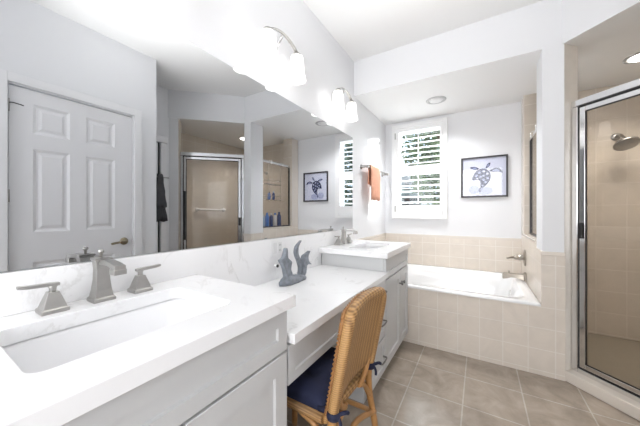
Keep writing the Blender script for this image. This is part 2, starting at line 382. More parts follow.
bm = nb(); box(bm, XA - 0.008, XA, YT, YB - 0.01, 0.50, ZT); box(bm, XA - 0.008, XA, 2.72, YB - 0.01, ZT, 0.95, 0); box(bm, XA - 0.008, XA, 3.385, YB - 0.01, 0.95, HS, 1)
struct('trim_6', bm, ['tile_yz', 'bullnose'], 'beige tile on the tub wall that holds the faucet', 'tile')
bm = nb(); box(bm, XA - 0.012, 1.69, 2.722, 3.379, 0.955, 0.972)
struct('trim_7', bm, 'bullnose', 'tiled sill under the fixed shower glass', 'sill', bevel=0.004)
bm = nb(); box(bm, 1.704, 1.72, 1.27, 1.413, 0, 0.09); box(bm, 1.704, 1.72, -2.08, 0.36, 0, 0.09)
struct('baseboard_right', bm, 'trim', 'white baseboard under the wall beside the panel door', 'baseboard')

# ------------------------------------------------------------------ six-panel door (seen in the mirror)
DX = 1.735
D = thing('door_1', (1.735, 0.815, 0), 'white six-panel door with brass lever, seen in the mirror', 'door', kind='structure')
bm = nb()
y0, y1, zt = 0.435, 1.200, 2.095
cols = [(0.552, 0.758), (0.859, 1.064)]; rows = [(0.20, 0.825), (1.045, 1.665), (1.775, 1.995)]
ys = [y0, 0.552, 0.758, 0.859, 1.064, y1]; zs = [0.01, 0.20, 0.825, 1.045, 1.665, 1.775, 1.995, zt]
for i in range(5):
    for j in range(7):
        pan = i in (1, 3) and j in (1, 3, 5)
        if not pan:
            box(bm, DX, DX + 0.035, ys[i], ys[i + 1], zs[j], zs[j + 1])
        else:
            a, b, c, d = ys[i], ys[i + 1], zs[j], zs[j + 1]
            def rect(ins, x): return [(x, a + ins, c + ins), (x, b - ins, c + ins), (x, b - ins, d - ins), (x, a + ins, d - ins)]
            loft(bm, [rect(0, DX), rect(0.018, DX + 0.010), rect(0.030, DX + 0.010), rect(0.048, DX + 0.002)], cap0=False)
bmesh.ops.remove_doubles(bm, verts=bm.verts, dist=1e-5)
obj('door_leaf', bm, 'door', D)
bm = nb()
for (a, b, c, d) in ((0.362, 0.425, 0, 2.175), (1.210, 1.273, 0, 2.175), (0.425, 1.210, 2.11, 2.175)):
    box(bm, 1.702, 1.72, a, b, c, d); 
box(bm, 1.72, 1.78, 0.425, 0.431, 0, 2.11); box(bm, 1.72, 1.78, 1.204, 1.21, 0, 2.11); box(bm, 1.72, 1.78, 0.431, 1.204, 2.10, 2.11)
obj('casing', bm, 'trim', D, bevel=0.004)
bm = nb(); lathe(bm, [(0.034, 0), (0.033, 0.006), (0.024, 0.012), (0.012, 0.016), (0.012, 0.045)], (DX, 1.135, 0.925), (-1, 0, 0))
tube(bm, spline([(DX - 0.045, 1.135, 0.925), (DX - 0.052, 1.115, 0.926), (DX - 0.05, 1.07, 0.92), (DX - 0.048, 1.02, 0.912)]), [0.012] + [0.010] * 22 + [0.009] * 2, 10)
obj('lever_handle', bm, 'brass', D, label='antique brass lever handle')
for z in (1.95, 1.31, 0.30):
    bm = nb(); tube(bm, [(1.727, 0.432, z - 0.045), (1.727, 0.432, z + 0.045)], 0.007, 8); obj('hinge', bm, 'nickel', D)
bm = nb(); tube(bm, spline([(1.725, 0.435, 1.965), (1.705, 0.45, 1.965), (1.68, 0.48, 1.955), (1.672, 0.495, 1.95)], 4), 0.004, 8); obj('hinge_stop', bm, 'black', D, label='dark metal hinge pin door stop')

# hall doorway with casing and a hanging towel
HD = thing('door_2', (2.272, 1.74, 0), 'white cased hall doorway, half hidden by the wall in the mirror', 'door', kind='structure')
bm = nb(); box(bm, 2.252, 2.272, 1.735, 1.80, 0, 2.05); box(bm, 2.252, 2.272, 1.0, 1.735, 2.05, 2.12); box(bm, 2.246, 2.272, 1.0, 1.815, 2.05, 2.13); box(bm, 2.252, 2.272, 0.985, 1.05, 0, 2.12)
obj('casing', bm, 'trim', HD, bevel=0.004)
bm = nb(); box(bm, 2.285, 2.32, 1.055, 1.715, 0.01, 2.05)
obj('door_leaf', bm, 'door', HD)
bm = nb(); box(bm, 2.285, 2.33, 1.717, 1.733, 0, 2.055); obj('gap_shade_strip', bm, 'black', HD, label='black strip for the shaded gap at the door edge')  # shade of the door gap put in as a black strip
def towel(bm, y0, y1, xa, ztop, zfront, zback, thick, wave, nx=18, taper=0.0):
    """cloth folded over a rod along y at x = xa"""
    path = []
    for k in range(9): path.append((thick, zfront + (ztop - 0.012 - zfront) * k / 8))
    for k in range(1, 6):
        a = math.pi * k / 6; path.append((thick * math.cos(a), ztop - 0.012 + 0.014 * math.sin(a)))
    for k in range(9): path.append((-thick, ztop - 0.012 + (zback - ztop + 0.012) * k / 8))
    loops = []
    for i in range(nx + 1):
        y = y0 + (y1 - y0) * i / nx; lp = []
        for (dx, z) in path:
            yc_ = (y0 + y1) / 2; yy = yc_ + (y - yc_) * (1 - taper * (1 - min(1, (ztop - z) / (ztop - zfront))) ** 0.8)
            fall = max(0, min(1, (ztop - z) / 0.12)); wv = wave * fall * math.sin(i * 1.15 + (1 if dx > 0 else 2.2))
            lp.append((xa + dx + abs(wv) * (1 if dx > 0 else -0.4), yy + 0.004 * math.sin(z * 40), z + 0.006 * math.sin(i * 0.8) * fall))
        loops.append(lp)
    loft(bm, loops, closed=False, cap0=False, cap1=False, smooth=True)
bm = nb(); towel(bm, 1.60, 1.815, 2.225, 1.66, 1.08, 1.25, 0.014, 0.010, taper=0.75)
o = obj('hanging_towel', bm, 'grey_towel'); s_ = o.modifiers.new('thick', 'SOLIDIFY'); s_.thickness = 0.006
tag(o, 'charcoal towel hanging by the hall doorway, seen in mirror', 'towel')
bm = nb(); tube(bm, [(2.225, 1.50, 1.622), (2.225, 1.82, 1.622)], 0.006, 8)
for y in (1.505, 1.815): tube(bm, [(2.225, y, 1.622), (2.252 if y > 1.7 else 2.285, y, 1.622)], 0.006, 8)
tag(obj('towel_rail', bm, 'nickel'), 'thin rail carrying the charcoal towel by the hall doorway', 'towel bar')

# ------------------------------------------------------------------ vanity cabinets
def shaker(bm, x, y0, y1, z0, z1, fr=0.058, th=0.02, rec=0.008):
    """front facing +x whose back face is at x"""
    f = lambda ins, xx: [(xx, y0 + ins, z0 + ins), (xx, y1 - ins, z0 + ins), (xx, y1 - ins, z1 - ins), (xx, y0 + ins, z1 - ins)]
    loft(bm, [f(0, x), f(0, x + th - 0.002), f(0.002, x + th), f(fr, x + th), f(fr + 0.003, x + th - rec), f(fr + 0.004, x + th - rec)], cap0=True, cap1=True)
def knob(parent, x, y, z):
    bm = nb(); lathe(bm, [(0.008, 0), (0.006, 0.008), (0.007, 0.014), (0.014, 0.020), (0.015, 0.026), (0.010, 0.031), (0.0, 0.032)], (x, y, z), (1, 0, 0), 16)
    return obj('knob', bm, 'pewter', parent)
def pull(parent, x, y, z, w=0.10):
    bm = nb(); tube(bm, spline([(x, y - w / 2, z), (x + 0.022, y - w / 2, z), (x + 0.028, y - w / 2 + 0.012, z), (x + 0.030, y, z), (x + 0.028, y + w / 2 - 0.012, z), (x + 0.022, y + w / 2, z), (x, y + w / 2, z)], 4), 0.0055, 8)
    return obj('pull_handle', bm, 'pewter', parent)
XC = 0.528   # cabinet face, fronts add 20 mm
V1 = thing('vanity_cabinet', (0.27, 0.34, 0), 'pale grey shaker vanity cabinet under the nearest sink', 'cabinet')
bm = nb(); box(bm, 0.022, XC, -0.05, 0.71, 0.09, 0.872); box(bm, 0.022, 0.46, -0.05, 0.71, 0.0, 0.09)
# cut away the space under the sink so the basin does not pass through solid wood
bm.free(); bm = nb()
box(bm, 0.022, XC, 0.692, 0.71, 0.0, 0.872); box(bm, 0.022, XC, -0.05, -0.032, 0.0, 0.872); box(bm, 0.022, XC - 0.02, -0.032, 0.692, 0.09, 0.11)
box(bm, XC - 0.02, XC, -0.032, 0.692, 0.09, 0.872); box(bm, 0.44, 0.46, -0.032, 0.692, 0.0, 0.09)
obj('carcass', bm, 'cab', V1, bevel=0.001)
bm = nb(); shaker(bm, XC, -0.04, 0.703, 0.728, 0.862, 0.045); obj('drawer_front', bm, 'cab', V1)
for a, b, k in ((-0.04, 0.338, 0.30), (0.343, 0.703, 0.38)):
    bm = nb(); shaker(bm, XC, a, b, 0.10, 0.720); d = obj('door', bm, 'cab', V1); knob(d, XC + 0.02, k, 0.60)
# apron drawer and drawer stack under the make-up counter
ZM, TH = 0.775, 0.036
AP = thing('makeup_apron', (0.4, 1.1, 0.6), 'long pale grey apron drawer under the make-up counter above the chair', 'drawer')
bm = nb(); box(bm, XC - 0.03, XC - 0.004, 0.712, 1.53, 0.592, ZM - TH - 0.002); box(bm, 0.03, XC - 0.03, 0.712, 0.73, 0.592, ZM - TH - 0.002); box(bm, 0.03, XC - 0.03, 1.512, 1.53, 0.592, ZM - TH - 0.002)
obj('frame', bm, 'cab', AP)
bm = nb(); shaker(bm, XC - 0.004, 0.716, 1.526, 0.594, 0.733, 0.036); obj('drawer_front', bm, 'cab', AP)
DS = thing('drawer_cabinet', (0.27, 1.67, 0), 'pale grey three-drawer stack between the chair and far sink', 'cabinet')
bm = nb(); box(bm, 0.022, XC, 1.535, 1.80, 0.085, ZM - TH - 0.002); box(bm, 0.022, 0.49, 1.535, 1.80, 0, 0.085)
obj('carcass', bm, 'cab', DS, bevel=0.001)
for a, b in ((0.10, 0.335), (0.345, 0.58), (0.59, 0.733)):
    bm = nb(); shaker(bm, XC, 1.54, 1.797, a, b, 0.045); d = obj('drawer', bm, 'cab', DS)
    pull(d, XC + 0.02, 1.69, (a + b) / 2 + (0.0 if b < 0.6 else 0))
V2 = thing('vanity_cabinet', (0.27, 2.14, 0), 'pale grey shaker vanity cabinet beside the bathtub', 'cabinet')
bm = nb(); box(bm, 0.022, XC, 1.803, 1.821, 0.085, 0.872); box(bm, 0.022, XC, 2.447, 2.465, 0.085, 0.872); box(bm, 0.022, XC - 0.02, 1.821, 2.447, 0.085, 0.105)
box(bm, XC - 0.02, XC, 1.821, 2.447, 0.085, 0.872); box(bm, 0.022, 0.49, 1.803, 2.465, 0, 0.085)
obj('carcass', bm, 'cab', V2, bevel=0.001)
bm = nb(); shaker(bm, XC, 1.81, 2.460, 0.725, 0.862, 0.04); obj('drawer_front', bm, 'cab', V2)
for a, b, k in ((1.81, 2.195, 2.165), (2.20, 2.460, 2.23)):
    bm = nb(); shaker(bm, XC, a, b, 0.10, 0.715); d = obj('door', bm, 'cab', V2); knob(d, XC + 0.02, k, 0.615)

# countertops
def basin_rect(x0, x1, y0, y1, r): return [(p[0], p[1]) for p in rrect(x0, x1, y0, y1, 0, r)]
S1 = (0.137, 0.450, 0.122, 0.562); S2 = (0.20, 0.44, 1.89, 2.33)
bm = nb(); plate_hole(bm, [(0.001, -0.06), (0.572, -0.06), (0.572, 0.720), (0.001, 0.720)], basin_rect(*S1, 0.03), 0.874, 0.914)
tag(obj('vanity_countertop', bm, 'quartz', bevel=0.002), 'white veined quartz countertop around the nearest sink', 'countertop')
bm = nb(); box(bm, 0.001, 0.565, 0.722, 1.798, ZM - TH, ZM)
tag(obj('makeup_countertop', bm, 'quartz', bevel=0.002), 'lower white quartz make-up counter holding the fish figurine', 'countertop')
bm = nb(); plate_hole(bm, [(0.001, 1.77), (0.568, 1.77), (0.568, 2.485), (0.001, 2.485)], basin_rect(*S2, 0.03), 0.874, 0.914)
tag(obj('vanity_countertop', bm, 'quartz', bevel=0.002), 'white quartz countertop around the far sink by the tub', 'countertop')
# sinks
def sink(x0, x1, y0, y1, label):
    t = thing('undermount_sink', ((x0 + x1) / 2, (y0 + y1) / 2, 0.74), label, 'sink', 'undermount sinks')
    bm = nb(); R = 0.032; g = 0.006
    outer = rrect(x0 - 0.02, x1 + 0.02, y0 - 0.02, y1 + 0.02, 0.873, R)
    loops = [outer, rrect(x0 - g, x1 + g, y0 - g, y1 + g, 0.873, R), rrect(x0 - g + .004, x1 + g - .004, y0 - g + .004, y1 + g - .004, 0.86, R),
             rrect(x0 + .012, x1 - .012, y0 + .02, y1 - .03, 0.785, R), rrect(x0 + .03, x1 - .03, y0 + .045, y1 - .06, 0.765, R * .8),
             rrect((x0 + x1) / 2 - .03, (x0 + x1) / 2 + .03, (y0 + y1) / 2 - .03, (y0 + y1) / 2 + .03, 0.760, 0.029)]
    under = [rrect((x0 + x1) / 2 - .03, (x0 + x1) / 2 + .03, (y0 + y1) / 2 - .03, (y0 + y1) / 2 + .03, 0.748, 0.029), rrect(x0 + .02, x1 - .02, y0 + .035, y1 - .05, 0.752, R * .8),
             rrect(x0 - .002, x1 + .002, y0 + .005, y1 - .01, 0.785, R), rrect(x0 - .02, x1 + .02, y0 - .02, y1 + .02, 0.862, R)]
    loft(bm, loops + under + [outer], cap0=False, cap1=False, smooth=True)
    bmesh.ops.remove_doubles(bm, verts=bm.verts, dist=1e-5)
    o = obj('basin', bm, 'porcelain', t)
    bm = nb(); lathe(bm, [(0.0, 0.004), (0.022, 0.004), (0.027, 0.001), (0.028, -0.004)], ((x0 + x1) / 2, (y0 + y1) / 2, 0.760)); obj('drain', bm, 'nickel', t)
    return t
sink(*S1, 'white rectangular undermount sink in the nearest countertop')
sink(*S2, 'white rectangular undermount sink in the far countertop by the tub')

# backsplash, mirror
bm = nb(); extrude_poly(bm, [(0.001, -0.06, 0.9145), (0.001, 0.7215, 0.9145), (0.001, 0.7215, ZM + .0005), (0.001, 1.802, ZM + .0005), (0.001, 1.802, 0.8735), (0.001, 1.769, 0.8735), (0.001, 1.769, 0.9145), (0.001, 2.455, 0.9145), (0.001, 2.455, 1.030), (0.001, -0.06, 1.030)], (0.02, 0, 0))
tag(obj('backsplash', bm, 'quartz', bevel=0.0015), 'white veined quartz backsplash strip under the mirror', 'backsplash')
t = thing('wall_mirror', (0.004, 1.0, 1.033), 'large frameless mirror along the wall over both sinks', 'mirror')
bm = nb(); box(bm, 0.001, 0.006, -0.6, 2.442, 1.032, 1.95); obj('mirror_back', bm, 'mirror_edge', t)
bm = nb(); box(bm, 0.0062, 0.0072, -0.599, 2.441, 1.033, 1.949); obj('mirror_glass', bm, 'mirror', t)

# ------------------------------------------------------------------ faucets
def faucet(cx, cy, z, label, sp=0.112, s=1.0):
    t = thing('bathroom_faucet', (cx, cy, z), label, 'faucet', 'widespread faucets')
    sq = lambda h, a, b, ox=0.0: [(ox - a, -b, h), (ox + a, -b, h), (ox + a, b, h), (ox - a, b, h)]
    bm = nb()
    loft(bm, [sq(0, .029, .029), sq(.010, .029, .029), sq(.014, .0245, .0245), sq(.035, .020, .021), (sq(.065, .0165, .018)), sq(.10, .0155, .017), sq(.125, .017, .019), sq(.130, .021, .023), sq(.136, .021, .023)])
    obj('spout_body', bm, 'nickel', t, local=True, bevel=0.0015)
    bm = nb()
    pr = [(-.005, .118, .012), (.03, .121, .013), (.07, .121, .013), (.10, .117, .014), (.132, .111, .016)]
    loft(bm, [[(x, -w_, zz - .004), (x, w_, zz - .004), (x, w_ * .9, zz + .012), (x, -w_ * .9, zz + .012)] for x, zz, w_ in pr])
    box(bm, 0.100, 0.134, -.0165, .0165, .096, .112)
    obj('spout_arm', bm, 'nickel', t, local=True, bevel=0.002)
    bm = nb(); lathe(bm, [(0.004, 0.136), (0.004, 0.148), (0.008, 0.152), (0.008, 0.158), (0.004, 0.162), (0.0, 0.162)], (-0.004, 0, 0), seg=12); obj('lift_knob', bm, 'nickel', t, local=True)
    for sg in (-1, 1):
        oy = sg * sp
        bm = nb(); lp = [(0, .029), (.010, .029), (.013, .025), (.030, .020), (.050, .0135), (.056, .012)]
        loft(bm, [[(-a, oy - a, h), (a, oy - a, h), (a, oy + a, h), (-a, oy + a, h)] for h, a in lp])
        lathe(bm, [(0.008, 0.055), (0.008, 0.066), (0.010, 0.070), (0.009, 0.074)], (0, oy, 0), seg=12)
        h = obj('handle', bm, 'nickel', t, local=True, bevel=0.0012)
        bm = nb(); L = .068
        loft(bm, [[(-b_, oy + sg * d, zz), (b_, oy + sg * d, zz), (b_, oy + sg * d, zz + tk), (-b_, oy + sg * d, zz + tk)] for d, zz, b_, tk in ((-.014, .071, .008, .009), (.01, .072, .009, .010), (.05, .074, .008, .009), (L, .077, .007, .008))])
        obj('lever', bm, 'nickel', h, local=True, bevel=0.0015)
    t.scale = (s, s, s)
    return t
faucet(0.075, 0.352, 0.9143, 'brushed nickel three-piece faucet at the nearest sink')
faucet(0.075, 2.10, 0.9143, 'brushed nickel three-piece faucet at the far sink by the tub', 0.105, 0.95)

# ------------------------------------------------------------------ outlet plate, small plug, fish
t = thing('outlet_plate', (0.022, 1.262, 0.975), 'white double outlet plate on the backsplash behind the fish figurine', 'outlet')
bm = nb(); box(bm, 0.0212, 0.026, 1.205, 1.320, 0.918, 1.024); obj('cover_plate', bm, 'plate', t, bevel=0.002)
bm = nb(); box(bm, 0.026, 0.0285, 1.224, 1.256, 0.938, 1.005); obj('rocker_switch', bm, 'plate2', t, bevel=0.001)
bm = nb(); box(bm, 0.026, 0.0275, 1.271, 1.303, 0.938, 1.005)
for zc in (0.955, 0.988):
    for dy in (-.006, .006): box(bm, 0.0275, 0.0279, 1.287 + dy - .0015, 1.287 + dy + .0015, zc - .005, zc + .005, 1)
obj('receptacle', bm, ['plate2', 'black'], t)
t = thing('hook', (0.022, 1.246, 0.86), 'small dark round hook on the backsplash below the outlet plate', 'hook')
bm = nb(); lathe(bm, [(0.012, 0), (0.012, 0.004), (0.005, 0.006), (0.005, 0.014)], (0.0212, 1.246, 0.862), (1, 0, 0), 14); obj('hook_base', bm, 'plate', t)
bm = nb(); lathe(bm, [(0.006, 0), (0.010, 0.004), (0.010, 0.009), (0.0, 0.011)], (0.0352, 1.246, 0.862), (1, 0, 0), 14); obj('hook_knob', bm, 'black', t)

F = thing('fish_figurine', (0.15, 1.27, ZM), 'slate grey angelfish figurine on the lower make-up counter', 'figurine')
def shape(name, pts, xc, th, mat, rnd=0.4):
    """rounded solid from an outline in the y-z plane"""
    pts = [(y, z) for y, z in pts]; cy = sum(p[0] for p in pts) / len(pts); cz = sum(p[1] for p in pts) / len(pts)
    bm = nb(); lo = []
    for dx, ins in ((-1, 0.35), (-0.7, 0.12), (0, 0.0), (0.7, 0.12), (1, 0.35)):
        # inset towards local midline by moving along the vertex normal
        ring = []
        n = len(pts)
        for i in range(n):
            p0, p1, p2 = Vector(pts[i - 1]), Vector(pts[i]), Vector(pts[(i + 1) % n])
            a = (p1 - p0).normalized(); b = (p2 - p1).normalized(); nn = Vector((-(a + b).y, (a + b).x))
            if nn.length < 1e-6: nn = Vector((0, 0))
            else: nn.normalize()
            q = p1 + nn * ins * th * rnd * SIGN
            ring.append((xc + dx * th, q.x, max(q.y, ZM + 0.0005)))
        lo.append(ring)
    loft(bm, lo, smooth=True)
    return obj(name, bm, mat, F)
def smooth_closed(pts, n=3):
    P = [Vector((a, b, 0)) for a, b in pts]; N = len(P); out = []
    for i in range(N):
        p0, p1, p2, p3 = P[i - 1], P[i], P[(i + 1) % N], P[(i + 2) % N]
        for k in range(n):
            t_ = k / n
            q = 0.5 * ((2 * p1) + (p2 - p0) * t_ + (2 * p0 - 5 * p1 + 4 * p2 - p3) * t_ * t_ + (3 * p1 - p0 - 3 * p2 + p3) * t_ ** 3)
            out.append((q.x, q.y))
    return out
def area(p): return sum(p[i - 1][0] * p[i][1] - p[i][0] * p[i - 1][1] for i in range(len(p)))
for nm, pts, xc, th in (
    ('fish_body', [(1.175, .845), (1.160, .885), (1.135, .922), (1.150, .930), (1.168, .945), (1.184, .985), (1.194, .980), (1.197, .935), (1.212, .920), (1.235, .900), (1.226, .862), (1.240, .830), (1.235, .795), (1.19, .795)], 0.15, 0.014),
    ('tall_fin', [(1.338, 1.018), (1.308, .985), (1.305, .94), (1.338, .885), (1.345, .845), (1.330, .800), (1.312, .800), (1.318, .85), (1.300, .895), (1.276, .94), (1.285, .985)], 0.150, 0.010),
    ('tail_fin', [(1.435, .941), (1.411, .909), (1.419, .876), (1.449, .85), (1.403, .856), (1.39, .831), (1.383, .80), (1.345, .785), (1.333, .802), (1.355, .833), (1.363, .867), (1.351, .891), (1.36, .919), (1.395, .93)], 0.150, 0.012)):
    q = smooth_closed(pts); SIGN = 1 if area(q) > 0 else -1
    shape(nm, q, xc, th, 'fish')
bm = nb(); n = 26; lo = []
for h, s_ in ((0.0006, 1.0), (0.010, 1.03), (0.020, 0.9), (0.030, 0.62), (0.035, 0.25)):
    lo.append([(0.15 + 0.042 * s_ * math.cos(2 * math.pi * k / n) * (1 + 0.12 * math.sin(5 * k)), 1.262 + 0.118 * s_ * math.sin(2 * math.pi * k / n) * (1 + 0.06 * math.sin(3 * k + h * 90)), ZM + h * (1 + (0.8 if h > 0.005 else 0) * max(0, -math.sin(2 * math.pi * k / n))) + (0.005 * math.sin(k * 2.1) if h > 0.015 else 0)) for k in range(n)])
loft(bm, lo, smooth=True); obj('rock_base', bm, 'fish', F)

# ------------------------------------------------------------------ wall sconces
def sconce(yc, label):
    t = thing('wall_sconce', (0.0, yc, 2.20), label, 'sconce', 'two-light wall sconces')
    bm = nb(); lo = []
    for x, s_ in ((0.0005, 1), (0.012, 1), (0.020, 0.8)): lo.append([(x, p[0] * s_, p[1] * s_) for p in [(q[0], q[1]) for q in rrect(-.055, .055, -.055, .055, 0, .03)]])
    loft(bm, lo); 
    tube(bm, [(0.018, 0, 0.0), (0.06, 0, 0.012), (0.095, 0, 0.052)], 0.009, 10)
    obj('backplate', bm, 'chrome', t, local=True)
    bm = nb(); pts = [(0.105, -0.15 + 0.30 * k / 24, 0.055 - 0.055 * ((k - 12) / 12) ** 2 + 0.004) for k in range(25)]
    tube(bm, pts, 0.011, 8, flat=(1.0, 0.35)); obj('curved_arm', bm, 'nickel', t, local=True)
    for sy in (-0.135, 0.135):
        bm = nb(); lathe(bm, [(0.010, 0.018), (0.020, 0.012), (0.028, 0.0), (0.030, -0.016), (0.026, -0.018)], (0.105, sy, 0), seg=20); c = obj('shade_holder', bm, 'nickel', t, local=True)
        bm = nb(); lathe(bm, [(0.026, -0.008), (0.038, -0.012), (0.042, -0.03), (0.045, -0.08), (0.050, -0.125), (0.058, -0.160), (0.054, -0.160), (0.046, -0.125), (0.041, -0.08), (0.038, -0.03), (0.034, -0.018)], (0.105, sy, 0), seg=28, caps=False)
        obj('glass_shade', bm, 'shade', t, local=True, label='lit frosted white bell-shaped glass shade')
        bm = nb(); lathe(bm, [(0.012, -0.02), (0.013, -0.05), (0.026, -0.075), (0.030, -0.095), (0.022, -0.118), (0.0, -0.125)], (0.105, sy, 0), seg=16); obj('light_bulb', bm, 'shade', t, local=True)
    return t
sconce(0.385, 'two-light sconce seen only as a reflection at the mirror top')
sconce(1.225, 'brushed nickel two-light sconce above the middle of the mirror')
sconce(2.065, 'brushed nickel two-light sconce above the far sink')

# ------------------------------------------------------------------ towel bar and towel
t = thing('towel_bar', (0.03, 3.05, 1.69), 'brushed nickel towel bar on the wall beside the window', 'towel bar')
bm = nb(); tube(bm, [(0.075, 2.66, 1.69), (0.075, 3.42, 1.69)], 0.008, 10); obj('bar', bm, 'nickel', t)
for y in (2.68, 3.40):
    bm = nb(); lathe(bm, [(0.028, 0), (0.026, 0.008), (0.012, 0.012), (0.011, 0.065), (0.015, 0.07), (0.015, 0.088), (0.0, 0.09)], (0.0005, y, 1.69), (1, 0, 0), 18); obj('post', bm, 'nickel', t)
bm = nb(); towel(bm, 2.74, 3.04, 0.075, 1.715, 1.33, 1.50, 0.016, 0.012)
o = obj('hand_towel', bm, 'orange'); s_ = o.modifiers.new('thick', 'SOLIDIFY'); s_.thickness = 0.006
tag(o, 'orange hand towel draped over the wall towel bar', 'towel')

# ------------------------------------------------------------------ window with plantation shutter
W = thing('window_1', (0.44, YB, 1.72), 'white plantation shutter window with tilted slats on back wall', 'window', kind='structure')
bm = nb()
for (a, b, c, d) in ((0.104, 0.150, 1.11, 2.345), (0.725, 0.775, 1.11, 2.345), (0.150, 0.725, 1.11, 1.16), (0.150, 0.725, 2.295, 2.345)):
    box(bm, a, b, YB - 0.05, YB - 0.0005, c, d)
obj('window_frame', bm, 'shutter', W, bevel=0.003)
P = bm = nb()
for (a, b, c, d) in ((0.152, 0.196, 1.165, 2.29), (0.692, 0.723, 1.165, 2.29), (0.196, 0.692, 1.165, 1.285), (0.196, 0.692, 2.245, 2.29), (0.196, 0.692, 1.715, 1.79)):
    box(bm, a, b, YB - 0.052, YB - 0.022, c, d)
obj('shutter_panel', bm, 'shutter', W, bevel=0.002)
bm = nb()
def slats(z0, z1, n):
    for k in range(n):
        z = z0 + (z1 - z0) * (k + 0.5) / n; a = math.radians(9); hw = 0.031
        lo = []
        for x in (0.197, 0.691):
            lo.append([(x, YB - 0.037 + math.cos(a) * u - math.sin(a) * v, z + math.sin(a) * u + math.cos(a) * v) for u, v in ((-hw, 0), (-hw * .5, .0055), (hw * .5, .0055), (hw, 0), (hw * .5, -.0055), (-hw * .5, -.0055))])
        loft(bm, lo)
slats(1.79, 2.245, 7); slats(1.285, 1.715, 6)
obj('slats', bm, 'shutter', W)
for (c, d) in ((1.30, 1.70), (1.81, 2.23)):
    bm = nb(); box(bm, 0.438, 0.450, YB - 0.078, YB - 0.069, c, d); obj('tilt_rod', bm, 'shutter', W)
for z in (1.24, 2.20):
    bm = nb(); box(bm, 0.142, 0.156, YB - 0.058, YB - 0.0505, z - 0.04, z + 0.04); obj('hinge', bm, 'nickel', W, label='dark metal hinge')
bm = nb(); box(bm, 0.15, 0.73, YB + 0.10, YB + 0.105, 1.17, 2.29); obj('window_pane', bm, 'wglass', W)
bm = nb()
for (a, b, c, d) in ((0.15, 0.18, 1.17, 2.29), (0.70, 0.73, 1.17, 2.29), (0.18, 0.70, 1.17, 1.20), (0.18, 0.70, 2.26, 2.29), (0.18, 0.70, 1.715, 1.745)):
    box(bm, a, b, YB + 0.085, YB + 0.12, c, d)
obj('sash', bm, 'shutter', W)

# ------------------------------------------------------------------ turtle picture
T = thing('framed_picture', (1.145, YB, 1.6), 'framed blue sea turtle watercolour on the wall above the tub', 'picture')
px0, px1, pz0, pz1 = 0.918, 1.374, 1.365, 1.832
bm = nb()
for (a, b, c, d) in ((px0, px0 + .018, pz0, pz1), (px1 - .018, px1, pz0, pz1), (px0 + .018, px1 - .018, pz0, pz0 + .018), (px0 + .018, px1 - .018, pz1 - .018, pz1)):
    box(bm, a, b, YB - 0.026, YB - 0.001, c, d)
obj('frame', bm, 'frame', T, bevel=0.002)
yp = YB - 0.008
bm = nb(); box(bm, px0 + .018, px1 - .018, yp, YB - 0.002, pz0 + .018, pz1 - .018); pr_ = obj('print', bm, 'paper', T)
bm = nb()
def blob(pts, y, mi): extrude_poly(bm, [(a, y, b) for a, b in pts], (0, 0.0008, 0), mi)
def ell(cx, cz, a, b, rot=0, n=22, k0=0, k1=None):
    r = math.radians(rot); k1 = n if k1 is None else k1
    return [(cx + a * math.cos(2 * math.pi * k / n) * math.cos(r) - b * math.sin(2 * math.pi * k / n) * math.sin(r), cz + a * math.cos(2 * math.pi * k / n) * math.sin(r) + b * math.sin(2 * math.pi * k / n) * math.cos(r)) for k in range(k0, k1)]
cx, cz = 1.125, 1.60
blob(ell(1.05, 1.455, .055, .05), yp - .001, 2); blob(ell(1.16, 1.44, .075, .045), yp - .0012, 2); blob(ell(1.25, 1.60, .07, .11), yp - .001, 3)
shell = [(1.035, 1.565), (1.045, 1.625), (1.08, 1.675), (1.13, 1.695), (1.18, 1.68), (1.21, 1.635), (1.212, 1.575), (1.185, 1.52), (1.14, 1.475), (1.115, 1.485), (1.115, 1.54), (1.09, 1.57)]
shell = smooth_closed(shell, 3)
blob(shell, yp - .003, 0)
for (a, b, s1, s2, r) in ((1.075, 1.615, .022, .016, 40), (1.105, 1.65, .022, .016, 20), (1.148, 1.662, .022, .016, -15), (1.182, 1.632, .018, .02, 0), (1.185, 1.582, .017, .02, 10), (1.165, 1.538, .016, .019, 30), (1.135, 1.50, .012, .017, 40), (1.115, 1.60, .02, .016, 30), (1.145, 1.612, .017, .018, 0), (1.145, 1.565, .016, .018, 20), (1.082, 1.585, .018, .010, 10)):
    blob(ell(a, b, s1 * .70, s2 * .70, r, 7), yp - .005, 2); blob(ell(a, b, s1 * .45, s2 * .45, r, 7), yp - .006, 1 if (int(a * 1000) % 2) else 3)
for q in ([(1.10, 1.695), (1.06, 1.72), (1.01, 1.715), (1.045, 1.69), (1.08, 1.683)], [(1.20, 1.665), (1.255, 1.69), (1.30, 1.68), (1.325, 1.635), (1.28, 1.65), (1.235, 1.65)], [(1.165, 1.70), (1.185, 1.745), (1.21, 1.755), (1.205, 1.725), (1.18, 1.70)], [(1.115, 1.48), (1.095, 1.45), (1.11, 1.425), (1.125, 1.455)]):
    q = smooth_closed(q, 3); blob(q, yp - .003, 0); m_ = (sum(p[0] for p in q) / len(q), sum(p[1] for p in q) / len(q))
    blob([(m_[0] + (a - m_[0]) * .55, m_[1] + (b - m_[1]) * .55) for a, b in q], yp - .004, 1)
obj('turtle_drawing', bm, ['ink', 'wash', 'wash2', 'paper'], pr_, label='indigo watercolour sea turtle')
bm = nb(); box(bm, px0 + .018, px1 - .018, YB - 0.018, YB - 0.0165, pz0 + .018, pz1 - .018); obj('picture_glass', bm, 'pglass', T)

